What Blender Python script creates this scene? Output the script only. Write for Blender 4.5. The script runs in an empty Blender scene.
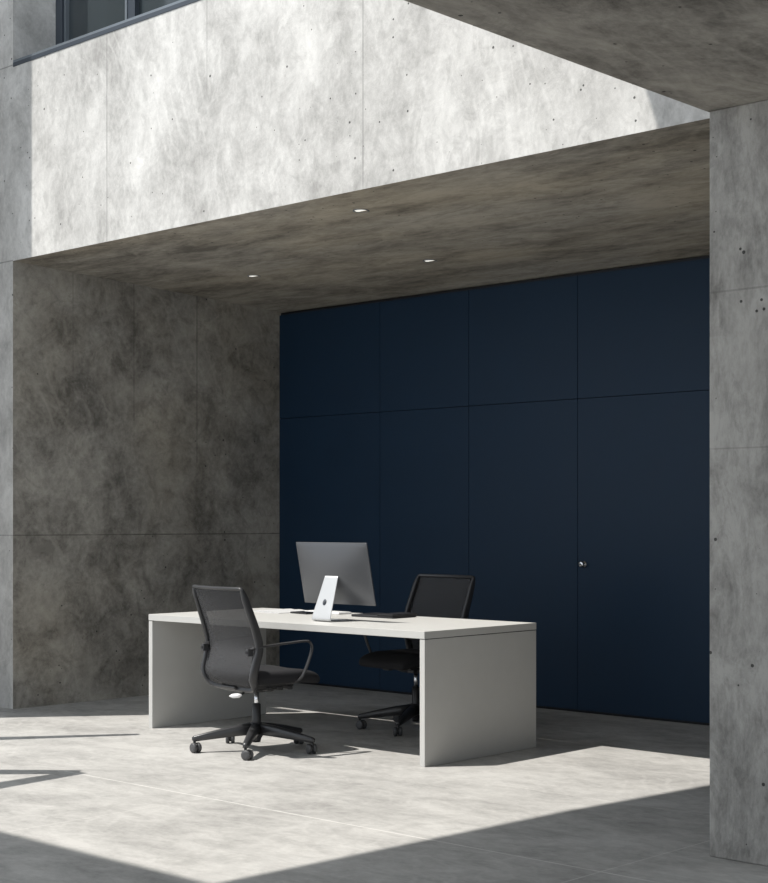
import bpy, bmesh, math, random
from mathutils import Vector, Matrix
random.seed(7)
PI = math.pi
scn = bpy.context.scene
COL = scn.collection

# ------------------------------------------------------------------ camera, sky, sun, exposure
cd = bpy.data.cameras.new('camera')
cam = bpy.data.objects.new('camera', cd); COL.objects.link(cam)
cam.location = (9.41, -6.194, 1.33)
cam.rotation_euler = (PI/2, 0, math.radians(43.1))
cd.sensor_fit = 'HORIZONTAL'; cd.sensor_width = 36.0
cd.lens = 36.0*1540/768
cd.shift_y = (522-441.5)/768
cd.clip_start = 0.05; cd.clip_end = 300
scn.camera = cam

SX, SY = 0.340, 0.430          # how far sunlight travels in X and Y per metre of fall
world = bpy.data.worlds.new('sky'); scn.world = world; world.use_nodes = True
bg = world.node_tree.nodes['Background']
bg.inputs['Color'].default_value = (0.84, 0.915, 1.0, 1)
bg.inputs['Strength'].default_value = 1.18
sl = bpy.data.lights.new('sun', 'SUN'); sl.energy = 5.6; sl.angle = math.radians(0.5)
sl.color = (1.0, 0.965, 0.91)
sun = bpy.data.objects.new('sun', sl); COL.objects.link(sun)
sun.rotation_euler = Vector((-SX, -SY, 1)).to_track_quat('Z', 'Y').to_euler()
sun.location = (0, -8, 14)
scn.view_settings.view_transform = 'Standard'; scn.view_settings.look = 'None'
scn.view_settings.exposure = 0.0; scn.view_settings.gamma = 1.0
scn.view_settings.use_curve_mapping = False

# ------------------------------------------------------------------ materials
class NT:
    def __init__(s, name):
        s.m = bpy.data.materials.new(name); s.m.use_nodes = True
        s.t = s.m.node_tree; s.b = s.t.nodes['Principled BSDF']; s.o = s.t.nodes['Material Output']
    def n(s, kind, **kw):
        x = s.t.nodes.new(kind)
        for k, v in kw.items():
            if k.startswith('i_'): x.inputs[k[2:]].default_value = v
            else: setattr(x, k, v)
        return x
    def l(s, a, b): s.t.links.new(a, b)
    def math(s, op, a, b=0.0, c=0.0, clamp=False):
        x = s.n('ShaderNodeMath', operation=op); x.use_clamp = clamp
        for i, v in enumerate((a, b, c)):
            if hasattr(v, 'is_output') or isinstance(v, bpy.types.NodeSocket): s.l(v, x.inputs[i])
            else: x.inputs[i].default_value = v
        return x.outputs[0]
    def rng(s, v, a, b, c=0.0, d=1.0):
        x = s.n('ShaderNodeMapRange'); s.l(v, x.inputs[0])
        for i, q in zip((1, 2, 3, 4), (a, b, c, d)): x.inputs[i].default_value = q
        return x.outputs[0]
    def noise(s, vec, scale, detail=6, rough=.6, dist=0.0):
        x = s.n('ShaderNodeTexNoise'); s.l(vec, x.inputs['Vector'])
        x.inputs['Scale'].default_value = scale; x.inputs['Detail'].default_value = detail
        x.inputs['Roughness'].default_value = rough; x.inputs['Distortion'].default_value = dist
        return x.outputs[0]
    def mix(s, f, a, b, mode='MIX'):
        x = s.n('ShaderNodeMix', data_type='RGBA', blend_type=mode)
        for i, v in ((0, f), (6, a), (7, b)):
            if isinstance(v, bpy.types.NodeSocket): s.l(v, x.inputs[i])
            else: x.inputs[i].default_value = v if i == 0 else (*v, 1)
        return x.outputs[2]
    def mapping(s, vec, scale=(1, 1, 1), rot=(0, 0, 0), loc=(0, 0, 0)):
        x = s.n('ShaderNodeMapping'); s.l(vec, x.inputs[0])
        x.inputs[1].default_value = loc; x.inputs[2].default_value = rot; x.inputs[3].default_value = scale
        return x.outputs[0]

def simple(name, col, rough=.5, metal=0.0, spec=.5, grain=0.0, gs=60):
    N = NT(name); b = N.b
    b.inputs['Base Color'].default_value = (*col, 1)
    b.inputs['Roughness'].default_value = rough; b.inputs['Metallic'].default_value = metal
    b.inputs['Specular IOR Level'].default_value = spec
    if grain:
        tc = N.n('ShaderNodeTexCoord').outputs['Object']
        f = N.noise(tc, gs, 4, .6)
        N.l(N.mix(f, [c*(1-grain) for c in col], [min(1, c*(1+grain)) for c in col]), b.inputs['Base Color'])
        N.l(N.rng(f, 0, 1, rough-.06, rough+.06), b.inputs['Roughness'])
    return N.m

def concrete(name, dark, light, stretch=(1, 1, 1), scale=1.0, joints=(), pin=1.0, rough=.75, contrast=1.0,
             bump=.15, warm=None, joint_mul=.62, trowel=.8, seed=0, face=1):
    """cast concrete: clouded tone, trowel swirls, pin holes, formwork joints.
    joints: (axis, position, half width, [(axis, lo, hi)], strength)"""
    N = NT(name)
    tc = N.n('ShaderNodeTexCoord').outputs['Object']
    v = N.mapping(tc, [scale*q for q in stretch], loc=(seed*3.1, seed*1.7, seed*.9))
    a = N.noise(v, 1.3, 9, .66, .35)
    b_ = N.noise(v, 5.0, 10, .72, .5)
    c = N.noise(v, 26.0, 6, .75, .2)
    f = N.math('ADD', N.math('MULTIPLY', a, .46), N.math('ADD', N.math('MULTIPLY', b_, .36), N.math('MULTIPLY', c, .18)))
    f = N.rng(f, .5-.15/contrast, .5+.15/contrast)
    col = N.mix(f, dark, light)
    # sharp-edged laitance patches and darker damp patches
    v2 = N.mapping(v, (1, 1, 1), loc=(5.3, 2.2, 7.7))
    p1 = N.rng(N.noise(v2, 2.1, 12, .70, .9), .50, .56)
    p2 = N.rng(N.noise(v2, 3.4, 12, .74, 1.4), .54, .62)
    col = N.mix(N.math('MULTIPLY', p1, .30*trowel), col, light)
    col = N.mix(N.math('MULTIPLY', p2, .42*trowel), col, [q*.92 for q in dark])
    # thin curved trowel strokes
    w = N.n('ShaderNodeTexWave', wave_type='RINGS', rings_direction='SPHERICAL')
    N.l(N.mapping(v, (1, 1, 1), loc=(-1.3, .4, -2.1)), w.inputs['Vector']); w.inputs['Scale'].default_value = 3.2
    w.inputs['Distortion'].default_value = 9; w.inputs['Detail'].default_value = 4; w.inputs['Detail Scale'].default_value = .7
    tw = N.math('MULTIPLY', N.rng(w.outputs[1], .80, 1.0), N.rng(N.noise(v2, 1.7, 4, .6, 0), .48, .66))
    col = N.mix(N.math('MULTIPLY', tw, trowel*.30, clamp=True), col, [min(1, q*1.15) for q in light])
    if warm:
        wn = N.rng(N.noise(v, .9, 3, .5, .3), .42, .66)
        col = N.mix(N.math('MULTIPLY', wn, .6), col, warm, 'MULTIPLY')
    # pin holes
    h = None
    if pin:
        s3 = N.n('ShaderNodeSeparateXYZ'); N.l(tc, s3.inputs[0]); cb = N.n('ShaderNodeCombineXYZ'); flat = cb.outputs[0]
        for q, k in enumerate([k for k in range(3) if k != face]): N.l(s3.outputs[k], cb.inputs[q])
        for sc, thr, keep in ((5.0, .020, .93), (9.5, .034, .97), (2.2, .0095, .66)):
            vo = N.n('ShaderNodeTexVoronoi', voronoi_dimensions='2D'); N.l(flat, vo.inputs['Vector']); vo.inputs['Scale'].default_value = sc
            sep = N.n('ShaderNodeSeparateColor'); N.l(vo.outputs['Color'], sep.inputs[0])
            clump = N.rng(N.noise(tc, .8, 2, .5), .4, .6)
            k = N.math('GREATER_THAN', N.math('ADD', sep.outputs[0], N.math('MULTIPLY', clump, .18)), max(.05, 1-(1-keep)*pin))
            d = N.math('LESS_THAN', vo.outputs['Distance'], N.math('MULTIPLY', sep.outputs[1], thr*2))
            hh = N.math('MULTIPLY', k, d)
            h = hh if h is None else N.math('MAXIMUM', h, hh)
        col = N.mix(N.math('MULTIPLY', h, .92), col, [q*.18 for q in dark])
    sp = N.n('ShaderNodeSeparateXYZ'); N.l(tc, sp.inputs[0])
    jm = None
    for ax, pos, hw, lims, st in joints:
        m_ = N.math('COMPARE', sp.outputs[ax], pos, hw)
        for la, lo, hi in lims:
            m_ = N.math('MULTIPLY', m_, N.math('COMPARE', sp.outputs[la], (lo+hi)/2, (hi-lo)/2))
        wear = N.rng(N.noise(tc, 6, 3, .6), .3, .6, .45, 1)
        m_ = N.math('MULTIPLY', m_, N.math('MULTIPLY', wear, st))
        jm = m_ if jm is None else N.math('MAXIMUM', jm, m_)
    if jm is not None:
        col = N.mix(jm, col, [q*joint_mul for q in dark] if joint_mul < 1 else [min(1, q*joint_mul) for q in light])
    N.l(col, N.b.inputs['Base Color'])
    N.l(N.rng(f, 0, 1, rough+.1, rough-.1), N.b.inputs['Roughness'])
    N.b.inputs['Specular IOR Level'].default_value = .35
    bm_ = N.n('ShaderNodeBump'); bm_.inputs['Strength'].default_value = bump; bm_.inputs['Distance'].default_value = .02
    ht = f
    if h is not None: ht = N.math('SUBTRACT', ht, h)
    N.l(ht, bm_.inputs['Height']); N.l(bm_.outputs[0], N.b.inputs['Normal'])
    return N.m

M = {}
XZ = lambda lo, hi: [(2, lo, hi)]
M['facade'] = concrete('pale_facade_concrete', (.33, .322, .308), (.71, .698, .672), stretch=(1.25, 1, .9), contrast=1.35,
    joints=[(0, 1.10, .006, [(1, -.02, .02), (2, 3.19, 4.58)], .55), (0, 2.117, .005, [(1, -.02, .02), (2, 4.0, 4.6)], .4),
            (0, 3.453, .006, [(1, -.02, .02), (2, 3.19, 4.58)], .45), (2, 3.19, .005, [(0, -6, 0)], .8),
            (2, 4.58, .005, [(0, -6, 0)], .8), (2, 1.235, .004, [(0, -6, 0)], .6)],
    pin=1.2, rough=.8, bump=.12, seed=1, trowel=.7)
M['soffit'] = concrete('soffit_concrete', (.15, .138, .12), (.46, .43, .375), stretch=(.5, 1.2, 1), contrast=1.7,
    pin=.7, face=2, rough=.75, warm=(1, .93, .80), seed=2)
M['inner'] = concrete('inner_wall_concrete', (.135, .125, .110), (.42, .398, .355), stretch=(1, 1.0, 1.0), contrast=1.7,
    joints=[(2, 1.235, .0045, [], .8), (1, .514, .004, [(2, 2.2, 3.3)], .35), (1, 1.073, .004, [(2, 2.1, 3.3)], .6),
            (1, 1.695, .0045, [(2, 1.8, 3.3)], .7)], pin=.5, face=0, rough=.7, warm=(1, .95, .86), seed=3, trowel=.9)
M['pillar'] = concrete('pillar_concrete', (.165, .158, .147), (.41, .396, .368), stretch=(1.6, 1.3, .7), scale=1.25, contrast=1.9,
    joints=[(2, 2.24, .004, [], .5), (2, 1.62, .003, [], .3)], pin=5, rough=.7, seed=4, bump=.2)
M['slab'] = concrete('canopy_concrete', (.135, .124, .109), (.40, .374, .33), stretch=(1.2, .6, 1), contrast=1.8,
    pin=1.5, face=2, rough=.75, seed=5)
M['floor'] = concrete('polished_floor_concrete', (.27, .262, .250), (.51, .498, .475), stretch=(.8, 1.3, 1), contrast=1.5,
    joints=[(1, -1.355, .006, [(0, 2.55, 14)], .75), (1, -.10, .003, [(0, 4.4, 9)], .5), (0, 6.01, .004, [(1, -9, -.1)], .5),
            (0, 3.71, .003, [(1, -9, -1.36)], .45), (0, 1.42, .003, [(1, -9, -1.36)], .35)],
    pin=0, rough=.5, bump=.06, seed=6, joint_mul=1.35, trowel=.7)
M['outside'] = concrete('outer_concrete', (.22, .22, .21), (.42, .41, .39), pin=0, seed=7)
M['black_gap'] = simple('black_shadow_gap', (.006, .006, .008), .6)
M['navy'] = simple('navy_lacquer', (.008, .025, .052), .5, spec=.25, grain=.10, gs=3)
M['steel_dark'] = simple('dark_painted_steel', (.045, .055, .07), .4, spec=.5, grain=.05)
M['frame_light'] = simple('grey_anodised_frame', (.20, .225, .25), .35, .4, grain=.04)
M['pane'] = simple('window_glass', (.04, .05, .055), .06, 0, .6)
M['interior'] = simple('dim_room_interior', (.16, .17, .17), .9)
M['desk'] = simple('pale_grey_desk_laminate', (.50, .495, .475), .5, spec=.4, grain=.05, gs=9)
M['black_plastic'] = simple('black_plastic', (.018, .018, .019), .42, grain=.06)
M['grey_plastic'] = simple('dark_grey_frame_plastic', (.030, .030, .032), .33, spec=.6, grain=.04)
M['fabric'] = simple('black_seat_fabric', (.018, .018, .020), .85, spec=.25, grain=.25, gs=220)
M['wheel'] = simple('caster_rubber', (.06, .06, .062), .5, grain=.08)
M['chrome'] = simple('chrome_steel', (.75, .76, .78), .18, 1.0, grain=.02)
M['alu'] = simple('silver_aluminium', (.52, .53, .54), .45, .4, grain=.03)
M['alu_back'] = simple('brushed_grey_aluminium', (.11, .113, .12), .36, .45, grain=.03)
M['screen'] = simple('black_screen_glass', (.006, .006, .008), .08)
M['white_plastic'] = simple('white_plastic', (.78, .78, .78), .4)
M['paper'] = simple('white_paper', (.52, .52, .52), .7)
M['dark_item'] = simple('black_soft_cover', (.012, .012, .014), .45)

def mesh_fabric():
    N = NT('black_chair_mesh')
    N.b.inputs['Base Color'].default_value = (.05, .05, .053, 1); N.b.inputs['Roughness'].default_value = .7
    tc = N.n('ShaderNodeTexCoord').outputs['Object']
    f = N.noise(N.mapping(tc, (40, 40, 260)), 1, 2, .5)
    N.l(N.mix(f, (.022, .022, .024), (.055, .055, .058)), N.b.inputs['Base Color'])
    tr = N.n('ShaderNodeBsdfTransparent'); mx = N.n('ShaderNodeMixShader')
    N.l(N.rng(f, .2, .8, .34, .18), mx.inputs[0])
    N.l(N.b.outputs[0], mx.inputs[1]); N.l(tr.outputs[0], mx.inputs[2]); N.l(mx.outputs[0], N.o.inputs[0])
    return N.m
M['mesh'] = mesh_fabric()
def glow():
    N = NT('warm_lamp_lens'); N.b.inputs['Base Color'].default_value = (.8, .8, .78, 1)
    N.b.inputs['Emission Color'].default_value = (1, .96, .88, 1); N.b.inputs['Emission Strength'].default_value = .75
    return N.m
M['lens'] = glow()

# ------------------------------------------------------------------ geometry helpers
def obj(name, bm, mat, parent=None, smooth=False, bevel=0.0, segs=2, loc=None):
    me = bpy.data.meshes.new(name); bmesh.ops.recalc_face_normals(bm, faces=bm.faces); bm.to_mesh(me); bm.free()
    o = bpy.data.objects.new(name, me); COL.objects.link(o)
    for m in (mat if isinstance(mat, (list, tuple)) else [mat]): me.materials.append(m)
    if smooth:
        for p in me.polygons: p.use_smooth = True
    if bevel:
        b = o.modifiers.new('bevel', 'BEVEL'); b.width = bevel; b.segments = segs; b.limit_method = 'ANGLE'
        b.angle_limit = math.radians(35)
        if smooth: b.harden_normals = False
    if parent: o.parent = parent
    if loc: o.location = loc
    return o

def box(bm, x0, x1, y0, y1, z0, z1, mi=0):
    vs = [bm.verts.new(p) for p in ((x0,y0,z0),(x1,y0,z0),(x1,y1,z0),(x0,y1,z0),(x0,y0,z1),(x1,y0,z1),(x1,y1,z1),(x0,y1,z1))]
    for f in ((3,2,1,0),(4,5,6,7),(0,1,5,4),(1,2,6,5),(2,3,7,6),(3,0,4,7)):
        bm.faces.new([vs[i] for i in f]).material_index = mi
    return vs
def B(*a): bm = bmesh.new(); box(bm, *a); return bm

def prism(bm, pts, axis, a, b):
    """polygon pts extruded along an axis from a to b. pts in the two other axes' order"""
    def mk(p, t):
        return {'X': (t, p[0], p[1]), 'Y': (p[0], t, p[1]), 'Z': (p[0], p[1], t)}[axis]
    A = [bm.verts.new(mk(p, a)) for p in pts]; C = [bm.verts.new(mk(p, b)) for p in pts]
    n = len(pts)
    bm.faces.new(A[::-1]); bm.faces.new(C)
    for i in range(n): bm.faces.new((A[i], A[(i+1) % n], C[(i+1) % n], C[i]))

def lathe(bm, prof, seg=24, axis='Z', origin=(0, 0, 0)):
    rings = []
    for r, h in prof:
        ring = []
        for i in range(seg):
            a = 2*PI*i/seg; p = (r*math.cos(a), r*math.sin(a), h)
            if axis == 'X': p = (h, p[0], p[1])
            if axis == 'Y': p = (p[0], h, p[1])
            ring.append(bm.verts.new([p[k]+origin[k] for k in range(3)]))
        rings.append(ring)
    for a, b in zip(rings, rings[1:]):
        for i in range(seg): bm.faces.new((a[i], a[(i+1) % seg], b[(i+1) % seg], b[i]))
    bm.faces.new(rings[0][::-1]); bm.faces.new(rings[-1])

def sweep(bm, path, w, d, ref, closed=False, seg=12, power=2.6):
    """rounded section w (across) x d (along ref) swept along path; w, d, ref may be lists"""
    n = len(path); path = [Vector(p) for p in path]; rings = []
    for i, p in enumerate(path):
        a = path[(i-1) % n] if closed or i > 0 else p
        c = path[(i+1) % n] if closed or i < n-1 else p
        t = (c-a).normalized()
        r = Vector(ref[i] if isinstance(ref, list) else ref)
        r = (r - t*r.dot(t)).normalized(); s = t.cross(r)
        ww = w[i] if isinstance(w, list) else w; dd = d[i] if isinstance(d, list) else d
        ring = []
        for k in range(seg):
            q = 2*PI*k/seg; cx, sx = math.cos(q), math.sin(q)
            ex = 2/power
            u = math.copysign(abs(cx)**ex, cx)*ww/2; v = math.copysign(abs(sx)**ex, sx)*dd/2
            ring.append(bm.verts.new(p + s*u + r*v))
        rings.append(ring)
    m = n if closed else n-1
    for i in range(m):
        a, b = rings[i], rings[(i+1) % n]
        for k in range(seg): bm.faces.new((a[k], a[(k+1) % seg], b[(k+1) % seg], b[k]))
    if not closed: bm.faces.new(rings[0][::-1]); bm.faces.new(rings[-1])

def spline(pts, n=10, closed=False):
    P = [Vector(p) for p in pts]; out = []; N_ = len(P)
    g = (lambda i: P[i % N_]) if closed else (lambda i: P[max(0, min(N_-1, i))])
    for i in range(N_ if closed else N_-1):
        for k in range(n):
            t = k/n; a, b, c, d = g(i-1), g(i), g(i+1), g(i+2)
            out.append(.5*((2*b)+(-a+c)*t+(2*a-5*b+4*c-d)*t*t+(-a+3*b-3*c+d)*t**3))
    if not closed: out.append(P[-1])
    return out

def tag(o, label=None, cat=None, group=None, kind=None):
    for k, v in (('label', label), ('category', cat), ('group', group), ('kind', kind)):
        if v: o[k] = v
    return o
def struct(name, bm, mat, label=None, **kw):
    return tag(obj(name, bm, mat, **kw), label, kind='structure')
def thing(name, label, cat, loc=(0, 0, 0), rz=0, group=None):
    o = bpy.data.objects.new(name, None); COL.objects.link(o); o.location = loc; o.rotation_euler = (0, 0, rz)
    o.empty_display_size = .2
    return tag(o, label, cat, group)
def copy_tree(o, parent=None):
    c = o.copy(); COL.objects.link(c)
    if parent: c.parent = parent
    for ch in [x for x in bpy.data.objects if x.parent == o]: copy_tree(ch, c)
    return c

# ------------------------------------------------------------------ the building
ZB, ZS = 3.187, 4.575           # underside and top of the front beam
YB = 2.58                       # navy wall
ZC = 3.08                       # soffit height at the back
YG = .36                        # window recess
slope = (ZC-ZB)/YB
struct('floor', B(-7, 14, -14, 3.2, -.2, 0), M['floor'])
bm = bmesh.new(); box(bm, -4, 0, 0, YB+.3, 0, ZB)
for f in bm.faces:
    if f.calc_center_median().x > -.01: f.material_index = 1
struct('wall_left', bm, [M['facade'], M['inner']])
# beam across the opening: pale front, darker underside
bm = bmesh.new(); prism(bm, [(0, ZB), (YG+.3, ZB+slope*(YG+.3)), (YG+.3, ZS), (0, ZS)], 'X', 0, 8)
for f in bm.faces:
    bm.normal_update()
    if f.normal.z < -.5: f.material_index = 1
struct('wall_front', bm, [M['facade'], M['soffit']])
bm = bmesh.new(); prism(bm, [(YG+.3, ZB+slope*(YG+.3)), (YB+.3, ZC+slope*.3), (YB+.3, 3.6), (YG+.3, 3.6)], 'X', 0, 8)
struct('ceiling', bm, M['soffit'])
struct('wall_right', B(7.3, 7.6, 0, YB+.3, 0, ZB-.12), M['inner'])
# upper storey
struct('wall_upper_left', B(-4, 0, 0, 2.9, ZB, 7.2), M['facade'])
struct('wall_upper_right', B(5.2, 8, 0, 1.2, ZS, 7.2), M['facade'])
struct('wall_upper_front', B(0, 5.2, 0, 1.2, 6.9, 7.2), M['facade'])
struct('wall_upper_back', B(0, 5.2, 2.6, 2.9, 3.6, 7.2), M['interior'])
# pier in front on the right, with the low canopy on it
struct('pillar', B(6.172, 7.0, -.843, -.25, 0, 2.962), M['pillar'], bevel=.006,
       label='grey cast concrete pillar at the right edge with pin holes')
struct('canopy', B(6.142, 11.5, -9.5, -.02, 2.962, 3.14), M['slab'], bevel=.022, segs=1,
       label='low concrete canopy slab overhead at the upper right')
# unseen high slab, added and shaped for its shadow edges on floor and facade
bm = bmesh.new()
ox, oy = 6*SX, 6*SY; fx = 5.35-SX*(6-3.29)
prism(bm, [(fx, 0), (fx, -1.58), (5.33-ox, -1.58), (5.289-ox, .635-oy), (5.174-ox, -.486-oy), (5.08-ox, -2.59-oy), (0, -2.57-oy), (0, -6.9), (8.5, -6.9), (8.5, 0)], 'Z', 6.0, 6.22)
struct('shadow_roof', bm, M['outside'], label='unseen high concrete slab added to shade the court and facade')
# unseen stepped wall, added to shade the left of the floor and facade
TW = SX/SY
bm = bmesh.new(); box(bm, -2.2, .235-TW, -1.0, -.75, 0, 7.2); box(bm, .235-TW, .62-TW, -1.0, -.93, 0, 5.25)
struct('shadow_wing', bm, M['outside'], label='unseen stepped concrete wall added to shade the left of the court')
# unseen steel arms on posts, added to throw two slim floor shadows
def arm_from_shadow(p0, p1, z, w0, w1):
    a = Vector((p0[0]-SX*z, p0[1]-SY*z, z)); b = Vector((p1[0]-SX*z, p1[1]-SY*z, z))
    return a, b, w0, w1
bm = bmesh.new()
d1 = Vector((.463, .677, 0)).normalized(); d2 = Vector((.303, .283, 0)).normalized(); d3 = Vector((-.047, .51, 0)).normalized()
def blade(tip, d, L, z, w0, w1):
    tp = Vector((tip[0]-SX*z, tip[1]-SY*z, z)); st = tp - d*L
    sweep(bm, [st, tp], [w0, w1], [.02, .008], (0, 0, 1), seg=8)
blade((1.70, -.20), d1, 1.6, 2.4, .20, .07)
blade((2.63, -1.32), d2, 1.5, 2.0, .24, .12)
blade((2.63, -1.32), d3, 1.3, 2.0, .22, .12)
p = Vector((1.70-SX*2.4, -.20-SY*2.4, 2.4)) - d1*1.6
q = Vector((2.63-SX*2.0, -1.32-SY*2.0, 2.0)) - d2*1.5
r_ = Vector((2.63-SX*2.0, -1.32-SY*2.0, 2.0)) - d3*1.3
sweep(bm, [(p.x, p.y, 0), (p.x, p.y, 2.42)], .06, .06, (1, 0, 0), seg=12)
sweep(bm, [(q.x, q.y, 0), (q.x, q.y, 2.02)], .06, .06, (1, 0, 0), seg=12)
sweep(bm, [(r_.x, r_.y, 0), (r_.x, r_.y, 2.02)], .06, .06, (1, 0, 0), seg=12)
struct('shadow_arms', bm, M['steel_dark'], label='unseen slim steel arms on posts, added to cast floor shadows')

# navy wall: black backing with lacquered panels, shadow gaps round them
back = struct('wall_back', B(0, 7.3, YB+.022, YB+.3, 0, 3.072), M['black_gap'], label='navy blue panelled back wall')
G = .004; ztop = 3.050; zj = 2.19; z0 = .020
cols = [(.006, 1.155), (1.155, 2.06), (2.06, 3.05), (3.05, 4.36), (4.36, 5.6), (5.6, 7.29)]
for i, (a, b) in enumerate(cols):
    obj('upper_panel', B(a+G/2*(i > 0), b-G/2, YB, YB+.03, zj+G/2, ztop), M['navy'], back, bevel=.0012)
    if i == 3: continue
    obj('lower_panel', B(a+G/2*(i > 0), b-G/2, YB, YB+.03, z0, zj-G/2), M['navy'], back, bevel=.0012)
door = struct('door_1', B(3.05+G, 4.36-G/2, YB-.003, YB+.03, z0, zj-G/2), M['navy'], label='flush navy blue door in the back wall', bevel=.0012)
bm = bmesh.new()
lathe(bm, [(.024, 0), (.024, -.006), (.011, -.008), (.011, -.022), (.020, -.028), (.022, -.036), (.018, -.042), (.008, -.043)], 24, 'Y', (3.107, YB-.003, 1.037))
kn = obj('door_knob', bm, M['chrome'], door, smooth=True); kn['label'] = 'small chrome door knob'
bm = bmesh.new(); lathe(bm, [(.0075, 0), (.0075, -.0015)], 16, 'Y', (3.107, YB-.046, 1.037))
obj('keyhole_plate', bm, M['black_gap'], kn)

# window above the beam
win = struct('window_1', B(.004, 5.2, -.004, .05, ZS-.010, ZS+.020), M['steel_dark'], label='wide upper window in dark steel frames over the beam', bevel=.002)
obj('sill_edge', B(.004, 5.2, -.002, .05, ZS+.020, ZS+.036), M['frame_light'], win)
bm = bmesh.new()
box(bm, 0, 5.2, .05, YG+.16, ZS, ZS+.02)
obj('window_sill', bm, M['frame_light'], win)
bm = bmesh.new(); box(bm, .0, .075, YG, YG+.09, ZS+.02, 6.9); box(bm, 0, 5.2, YG, YG+.09, ZS+.02, ZS+.07)
box(bm, .075, 5.2, YG, YG+.09, 6.82, 6.9)
obj('window_frame', bm, M['steel_dark'], win, bevel=.003)
obj('frame_bead', B(.078, .10, YG+.02, YG+.05, ZS+.07, 6.82), M['frame_light'], win)
for x in (.855, 2.3, 3.75):
    mu = obj('mullion', B(x-.018, x+.062, YG+.012, YG+.09, ZS+.07, 6.82), M['steel_dark'], win)
    obj('mullion_bead', B(x-.040, x-.018, YG+.005, YG+.09, ZS+.07, 6.82), M['frame_light'], mu)
for a, b in ((.1, .815), (.917, 2.26), (2.362, 3.71), (3.812, 5.2)):
    obj('pane', B(a, b, YG+.05, YG+.062, ZS+.07, 6.82), M['pane'], win)

# ------------------------------------------------------------------ downlights in the soffit
def soff(y): return ZB+slope*y
dl = thing('downlight', 'round recessed ceiling downlight nearest the left wall', 'ceiling light', (1.013, 1.386, soff(1.386)), group='recessed downlights')
bm = bmesh.new(); lathe(bm, [(.040, .01), (.048, .004), (.050, -.002), (.044, -.003), (.036, .002), (.036, .008)], 32)
obj('trim_ring', bm, M['frame_light'], dl, smooth=True)
bm = bmesh.new(); lathe(bm, [(.037, .006), (.037, -.0005)], 32)
obj('lens', bm, M['lens'], dl)
for (x, y), lab in (((2.443, 1.712), 'round recessed ceiling downlight near the middle of the soffit, closest to the navy wall'),
                    ((3.085, .366), 'small round recessed downlight close to the front edge of the beam')):
    c = copy_tree(dl); c.location = (x, y, soff(y)); c['label'] = lab

# ------------------------------------------------------------------ desk
DX0, DX1, DY0, DY1, DZ = 1.50, 3.860, .04, 1.047, .735
desk = thing('desk', 'long pale grey slab-sided desk standing in front of the navy wall', 'desk', ((DX0+DX1)/2, (DY0+DY1)/2, 0), math.radians(.6))
hx, hy = (DX1-DX0)/2, (DY1-DY0)/2
obj('desktop', B(-hx, hx, -hy, hy, DZ-.040, DZ), M['desk'], desk, bevel=.0015)
for s in (-1, 1):
    obj('side_panel', B(min(s*hx, s*(hx-.036)), max(s*hx, s*(hx-.036)), -hy+.002, hy-.002, 0, DZ-.044), M['desk'], desk, bevel=.0015)
obj('joint_strip', B(-hx+.004, -hx+.032, -hy+.008, hy-.008, DZ-.047, DZ-.039), M['black_gap'], desk)
obj('joint_strip', B(hx-.032, hx-.004, -hy+.008, hy-.008, DZ-.047, DZ-.039), M['black_gap'], desk)

# ------------------------------------------------------------------ office chair (faces +Y)
PROF = spline([(0, -.305, .955), (0, -.262, .84), (0, -.215, .71), (0, -.195, .62), (0, -.215, .53), (0, -.228, .46), (0, -.200, .405), (0, -.165, .385)], 8)
cum = [0]
for a, b in zip(PROF, PROF[1:]): cum.append(cum[-1]+(b-a).length)
LEN = cum[-1]
def prof(s):
    s = max(0, min(LEN-1e-6, s))
    for i in range(len(cum)-1):
        if cum[i+1] >= s:
            t = (s-cum[i])/(cum[i+1]-cum[i]); return PROF[i].lerp(PROF[i+1], t)
def prof_n(s):
    a, b = prof(s-.01), prof(s+.01); t = (b-a).normalized()
    n = Vector((1, 0, 0)).cross(t); return n if n.y < 0 else -n
HW = .257
def half(s): return HW + .010*math.sin(PI*s/LEN)
def bpt(u, s):   # u metres across
    p = prof(s); return Vector((u, p.y + .55*u*u, p.z))
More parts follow.
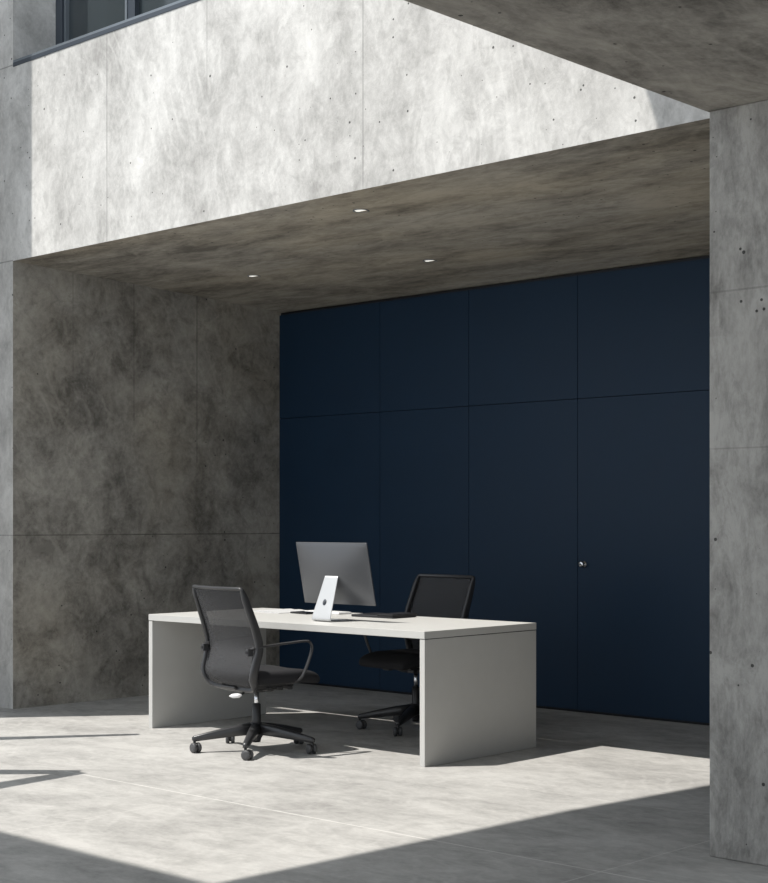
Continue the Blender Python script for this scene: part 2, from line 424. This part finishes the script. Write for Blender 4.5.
def make_chair():
    t = thing('office_chair', 'x', 'chair')
    # frame loop
    loop, refs, W, D = [], [], [], []
    r0, r1 = .012, .085
    def corner(cu, cs, r, a0, a1, n=9):
        for k in range(n):
            a = a0+(a1-a0)*k/(n-1); yield cu+r*math.cos(a), cs+r*math.sin(a)
    pts = []
    hwb = HW-.004
    pts += list(corner(HW-r0, r0, r0, -PI/2, 0, 5))
    for k in range(1, 22): s = r0+(LEN-r1-r0)*k/22; pts.append((half(s), s))
    pts += list(corner(hwb-r1, LEN-r1, r1, 0, PI/2, 9))
    for k in range(1, 8): pts.append((hwb-r1-(2*(hwb-r1))*k/8, LEN))
    pts += [(-u, s) for u, s in reversed(list(corner(hwb-r1, LEN-r1, r1, 0, PI/2, 9)))]
    for k in range(21, 0, -1): s = r0+(LEN-r1-r0)*k/22; pts.append((-half(s), s))
    pts += [(-u, s) for u, s in reversed(list(corner(HW-r0, r0, r0, -PI/2, 0, 5)))]
    for k in range(1, 8): pts.append((-(HW-r0)+2*(HW-r0)*k/8, 0))
    for u, s in pts:
        loop.append(bpt(u, s)); refs.append(prof_n(s))
        side = min(1, s/.05)
        W.append(.020+.008*side*(1-.3*(s > LEN-.02))); D.append(.020+.032*side*(.6+.4*min(1, s/.3)))
    bm = bmesh.new(); sweep(bm, loop, W, D, refs, closed=True, seg=14, power=3.2)
    bf = obj('back_frame', bm, M['grey_plastic'], t, smooth=True)
    # mesh web
    bm = bmesh.new(); g = []
    nu, ns = 20, 34
    for j in range(ns+1):
        s = .004+(LEN-.008)*j/ns; row = []
        h = half(s)-.004
        if s > LEN-r1: dd = s-(LEN-r1); h = hwb-r1+math.sqrt(max(0, r1*r1-dd*dd))-.002
        for i in range(nu+1):
            u = -h+2*h*i/nu; q = bpt(u, s); row.append(bm.verts.new(q+prof_n(s)*.001))
        g.append(row)
    for j in range(ns):
        for i in range(nu): bm.faces.new((g[j][i], g[j][i+1], g[j+1][i+1], g[j+1][i]))
    o = obj('mesh_web', bm, M['mesh'], t, smooth=True); so = o.modifiers.new('thick', 'SOLIDIFY'); so.thickness = .0025
    # seat cushion
    bm = bmesh.new(); rows = []
    ny, nx = 18, 16
    for side in (1, 0):
        R_ = []
        for j in range(ny+1):
            v = j/ny; y = -.205+.532*v; row = []
            for i in range(nx+1):
                u = -1+2*i/nx
                ex = (1-abs(u)**6*.5); hw = .238*(1-.10*abs(2*v-1)**5)
                yy = y + (-.02*u*u if v > .5 else .02*u*u)
                edge = max(abs(u)**8, abs(2*v-1)**8)
                top = .475 + .012*u*u - .034*max(0, (v-.66)/.34)**2 - .018*edge
                bot = .400 + .010*edge - .022*max(0, (v-.66)/.34)**2
                row.append(bm.verts.new((u*hw, yy, top if side else bot)))
            R_.append(row)
        rows.append(R_)
    for k, R_ in enumerate(rows):
        for j in range(ny):
            for i in range(nx):
                q = (R_[j][i], R_[j][i+1], R_[j+1][i+1], R_[j+1][i]); bm.faces.new(q if k == 0 else q[::-1])
    T, U = rows
    rim = lambda R_: [R_[0][i] for i in range(nx+1)]+[R_[j][nx] for j in range(1, ny+1)]+[R_[ny][i] for i in range(nx-1, -1, -1)]+[R_[j][0] for j in range(ny-1, 0, -1)]
    a, b = rim(T), rim(U)
    for i in range(len(a)): bm.faces.new((a[i], b[i], b[(i+1) % len(b)], a[(i+1) % len(a)]))
    st = obj('seat', bm, M['fabric'], t, smooth=True); ss = st.modifiers.new('sub', 'SUBSURF'); ss.levels = ss.render_levels = 1
    bm = bmesh.new(); box(bm, -.19, .19, -.17, .20, .397, .424)
    obj('seat_pan', bm, M['black_plastic'], t, bevel=.012, segs=3)
    # mechanism and levers
    bm = bmesh.new()
    prism(bm, [(-.20, .392), (-.20, .375), (-.10, .345), (.06, .345), (.15, .375), (.15, .40), (-.10, .40)], 'X', -.075, .075)
    me_ = obj('tilt_mechanism', bm, M['black_plastic'], t, bevel=.008, segs=3)
    bm = bmesh.new()
    bm.free()
    for s in (-1, 1):
        sr = obj('seat_rail', B(s*.115-.02, s*.115+.02, -.14, .17, .374, .400), M['black_plastic'], t, bevel=.005)
        for k in range(3):
            x_ = s*.115; obj('rail_clip', B(x_-.03, x_+.03, -.02+.07*k, .018+.07*k, .358, .380), M['black_plastic'], sr, bevel=.004)
    bm = bmesh.new(); sweep(bm, [(.04, -.10, .358), (.09, -.15, .350), (.125, -.19, .345)], [.012, .012, .012], [.01, .01, .01], (0, 0, 1))
    lv = obj('tilt_lever', bm, M['black_plastic'], t, smooth=True)
    bm = bmesh.new(); sweep(bm, [(.13, -.185, .345), (.115, -.197, .343), (.08, -.210, .339), (.055, -.215, .337)], [.012, .034, .036, .016], [.010, .026, .026, .010], (0, 0, 1), seg=14, power=2)
    pd = obj('lever_paddle', bm, M['white_plastic'], lv, smooth=True); pd['label'] = 'pale lever paddle'
    # spine joining back to mechanism
    bm = bmesh.new(); sweep(bm, spline([(0, -.165, .385), (0, -.13, .375), (0, -.08, .37)], 4), .15, .028, (0, 0, 1))
    obj('back_bracket', bm, M['black_plastic'], t, smooth=True)
    # armrests: a flat loop from the back rail forward and down under the seat
    for s in (-1, 1):
        x0 = s*.262
        bm = bmesh.new()
        path = spline([(s*.236, -.192, .610), (s*.262, -.170, .622), (s*.272, -.08, .632), (s*.274, .05, .641), (s*.272, .150, .646), (s*.271, .185, .640), (s*.270, .203, .615),
                       (s*.268, .200, .575), (s*.264, .172, .50), (s*.254, .140, .435), (s*.20, .125, .403), (s*.14, .12, .396)], 7)
        n_ = len(path); wl = []; dl_ = []
        for i in range(n_):
            v = i/(n_-1); k = 1 if v < .36 else max(0, 1-(v-.36)/.08)
            wl.append(.022+.014*k); dl_.append(.013)
        ref = [Vector((0, 0, 1)) if False else None for _ in path]
        for i in range(n_):
            a_ = path[max(0, i-1)]; c_ = path[min(n_-1, i+1)]; tt = (c_-a_).normalized()
            ax = Vector((1, 0, 0)) if abs(tt.x) < .6 else Vector((0, 1, 0))
            ref[i] = tt.cross(ax)
        sweep(bm, path, wl, dl_, ref, seg=12, power=3)
        ar = obj('armrest', bm, M['grey_plastic'], t, smooth=True)
        bm = bmesh.new(); box(bm, min(s*.226, s*.252), max(s*.226, s*.252), -.222, -.186, .575, .618)
        jb = obj('arm_joint', bm, M['grey_plastic'], ar, bevel=.004)
        bm = bmesh.new(); lathe(bm, [(.009, 0), (.009, .004)], 16, 'Y', (s*.239, -.226, .597))
        obj('bolt', bm, M['black_gap'], ar)
    # column
    bm = bmesh.new(); lathe(bm, [(.013, .235), (.013, .36)], 20); obj('gas_lift', bm, M['chrome'], t, smooth=True)
    bm = bmesh.new(); lathe(bm, [(.024, .05), (.028, .14), (.026, .17), (.025, .27), (.018, .275)], 24); 
    obj('column_sleeve', bm, M['black_plastic'], t, smooth=True)
    # star base
    bm = bmesh.new(); lathe(bm, [(.022, .050), (.030, .075), (.040, .09), (.042, .150), (.034, .165)], 24)
    sb = obj('star_base', bm, M['grey_plastic'], t, smooth=True)
    R0 = .36
    for k in range(5):
        a = math.radians(245+72*k)
        c_, s_ = math.cos(a), math.sin(a)
        bm = bmesh.new()
        pth = [(c_*r, s_*r, z) for r, z in ((.015, .128), (.12, .118), (.24, .100), (R0, .080), (R0+.014, .078))]
        sweep(bm, pth, [.060, .052, .042, .032, .022], [.070, .064, .050, .034, .018], (0, 0, 1), seg=12, power=3.5)
        obj('leg', bm, M['grey_plastic'], sb, smooth=True)
        ca = a+[.5, -.35, .9, 2.0, 1.2][k]
        cs = bpy.data.objects.new('caster', None)
        bm = bmesh.new(); lathe(bm, [(.008, .03), (.008, .078)], 12); 
        # hood between the wheels
        for i in range(1): lathe(bm, [(.017, -.006), (.022, -.004), (.022, .004), (.017, .006)], 20, 'X', (0, .012, .032))
        cs = obj('caster', bm, M['black_plastic'], t, smooth=True); cs.location = (c_*R0, s_*R0, 0); cs.rotation_euler = (0, 0, ca)
        for q in (-1, 1):
            bm = bmesh.new(); x = q*.016
            lathe(bm, [(.014, x-.011), (.025, x-.010), (.029, x-.005), (.029, x+.005), (.025, x+.010), (.014, x+.011)], 24, 'X', (0, .012, .029))
            obj('wheel', bm, M['wheel'], cs, smooth=True)
    return t
chair = make_chair()
chair2 = copy_tree(chair)
chair.location = (2.742, -.155, 0); chair.rotation_euler = (0, 0, math.radians(-9))
tag(chair, 'black mesh-backed swivel office chair in the sun in front of the desk, seen from behind', group='office chairs')
chair2.location = (2.80, 1.17, 0); chair2.rotation_euler = (0, 0, math.radians(175))
for ch in [x for x in bpy.data.objects if x.parent == chair2]:      # its base is swivelled a little further round
    if not ch.name.startswith(('star_base', 'caster', 'column')): ch.location.z += .02
    if ch.name.startswith(('star_base', 'caster')):
        Rz = Matrix.Rotation(math.radians(18), 3, 'Z')
        ch.location = Rz @ ch.location; ch.rotation_euler.z += math.radians(18)
tag(chair2, 'black mesh-backed swivel office chair in shade behind the desk, facing the camera', group='office chairs')

# ------------------------------------------------------------------ computer on the desk
cx, top = 2.858, DZ
pc = thing('computer_monitor', 'slim silver desktop monitor seen from behind, standing on the pale desk', 'monitor', (cx, .26, top))
Wm, Hm = .600, .381
tilt = math.atan2(.078, .373)
# local frame of the display: rotated so the top leans to -Y
bm = bmesh.new(); nu, nv = 16, 12; F_, K_ = [], []
for j in range(nv+1):
    v = -1+2*j/nv; fr, bk = [], []
    for i in range(nu+1):
        u = -1+2*i/nu
        th = .007+.030*(1-abs(u)**2.2)*(1-abs(v)**2.2)
        fr.append(bm.verts.new((u*Wm/2, .0, v*Hm/2))); bk.append(bm.verts.new((u*Wm/2, -th, v*Hm/2)))
    F_.append(fr); K_.append(bk)
for j in range(nv):
    for i in range(nu):
        bm.faces.new((K_[j][i], K_[j][i+1], K_[j+1][i+1], K_[j+1][i]))
        bm.faces.new((F_[j][i], F_[j+1][i], F_[j+1][i+1], F_[j][i+1]))
rim = lambda R_: [R_[0][i] for i in range(nu+1)]+[R_[j][nu] for j in range(1, nv+1)]+[R_[nv][i] for i in range(nu-1, -1, -1)]+[R_[j][0] for j in range(nv-1, 0, -1)]
a, b = rim(F_), rim(K_)
for i in range(len(a)): bm.faces.new((a[i], b[i], b[(i+1) % len(b)], a[(i+1) % len(a)]))
hs = obj('housing', bm, M['alu_back'], pc, smooth=True, bevel=.0015)
hs.location = (0, .121, 1.0215-top); hs.rotation_euler = (tilt, 0, 0)
obj('screen', B(-Wm/2+.004, Wm/2-.004, .0, .002, -Hm/2+.004, Hm/2-.004), M['screen'], hs)
# stand: foot plate curving up into a leaning neck
bm = bmesh.new()
path = spline([(0, .19, .004), (0, .09, .004), (0, .026, .004), (0, .002, .011), (0, .002, .032), (0, .038, .13), (0, .088, .270)], 8)
n_ = len(path)
W = []
for p in path: W.append(.158 if p.z < .02 else .158-.045*(p.z-.02)/.24)
sweep(bm, path, [.007]*n_, W, [Vector((1, 0, 0))]*n_, seg=16, power=7)
sd = obj('stand', bm, M['alu'], pc, smooth=True)
bm = bmesh.new()
lathe(bm, [(.0155, 0), (.0155, -.003), (.013, -.0045)], 24, 'Y')
ring = obj('stand_badge', bm, M['steel_dark'], sd, smooth=True)
ring.location = (0, .0285, .115); ring.rotation_euler = (-math.atan2(.036, .1), 0, 0); ring.scale = (.85, 1, 1.2)
ring['label'] = 'small dark oval mark on the neck'
bm = bmesh.new(); lathe(bm, [(.006, 0), (.006, -.002)], 16, 'Y'); box(bm, -.0085, -.0065, -.0015, 0, -.006, .006)
ob = obj('badge_centre', bm, M['alu_back'], ring); ob.location = (0, -.0045, 0)

# keyboard behind the monitor
kb = thing('keyboard', 'slim white keyboard lying on the desk behind the monitor foot', 'keyboard', (2.28, .885, top))
obj('case', B(-.165, .165, -.06, .06, .0, .012), M['white_plastic'], kb, bevel=.004)
bm = bmesh.new()
for r in range(5):
    for k in range(11): box(bm, -.1585+k*.0290, -.1585+k*.0290+.0255, -.052+r*.021, -.052+r*.021+.018, .0118, .0145)
obj('keys', bm, M['white_plastic'], kb)
# black folio
fo = thing('folio', 'black closed folio case lying on the desk right of the monitor', 'folio case', (2.80, .86, top), math.radians(2))
obj('cover', B(-.165, .18, -.115, .115, 0, .016), M['dark_item'], fo, bevel=.004, segs=3)
obj('closing_flap', B(.05, .182, -.117, .117, .0158, .026), M['dark_item'], fo, bevel=.003, segs=2)
# open white papers and phone on the left
mg = thing('magazine', 'open white magazine lying on the desk behind the front chair backrest, left of the monitor', 'magazine', (1.91, .80, top), math.radians(-4))
for s in (-1, 1):
    bm = bmesh.new(); prev = None; L = .17; rows = []
    for i in range(13):
        u = i/12; x = s*(L*u); z = .003+.010*math.sin(PI*min(1, u*1.2))*(1-u)+.004*(1-u)
        rows.append([bm.verts.new((x, -.14, z)), bm.verts.new((x, .14, z)), bm.verts.new((x, .14, 0)), bm.verts.new((x, -.14, 0))])
    for a, b in zip(rows, rows[1:]):
        for k in range(4): bm.faces.new((a[k], a[(k+1) % 4], b[(k+1) % 4], b[k]))
    bm.faces.new(rows[0]); bm.faces.new(rows[-1][::-1])
    obj('page_block', bm, M['paper'], mg)
ph = thing('phone', 'black phone lying flat on the desk left of the monitor stand', 'phone', (2.20, .76, top), math.radians(-8))
obj('body', B(-.09, .09, -.055, .055, 0, .011), M['dark_item'], ph, bevel=.003, segs=3)
obj('glass', B(-.086, .086, -.052, .052, .0105, .0116), M['screen'], ph)
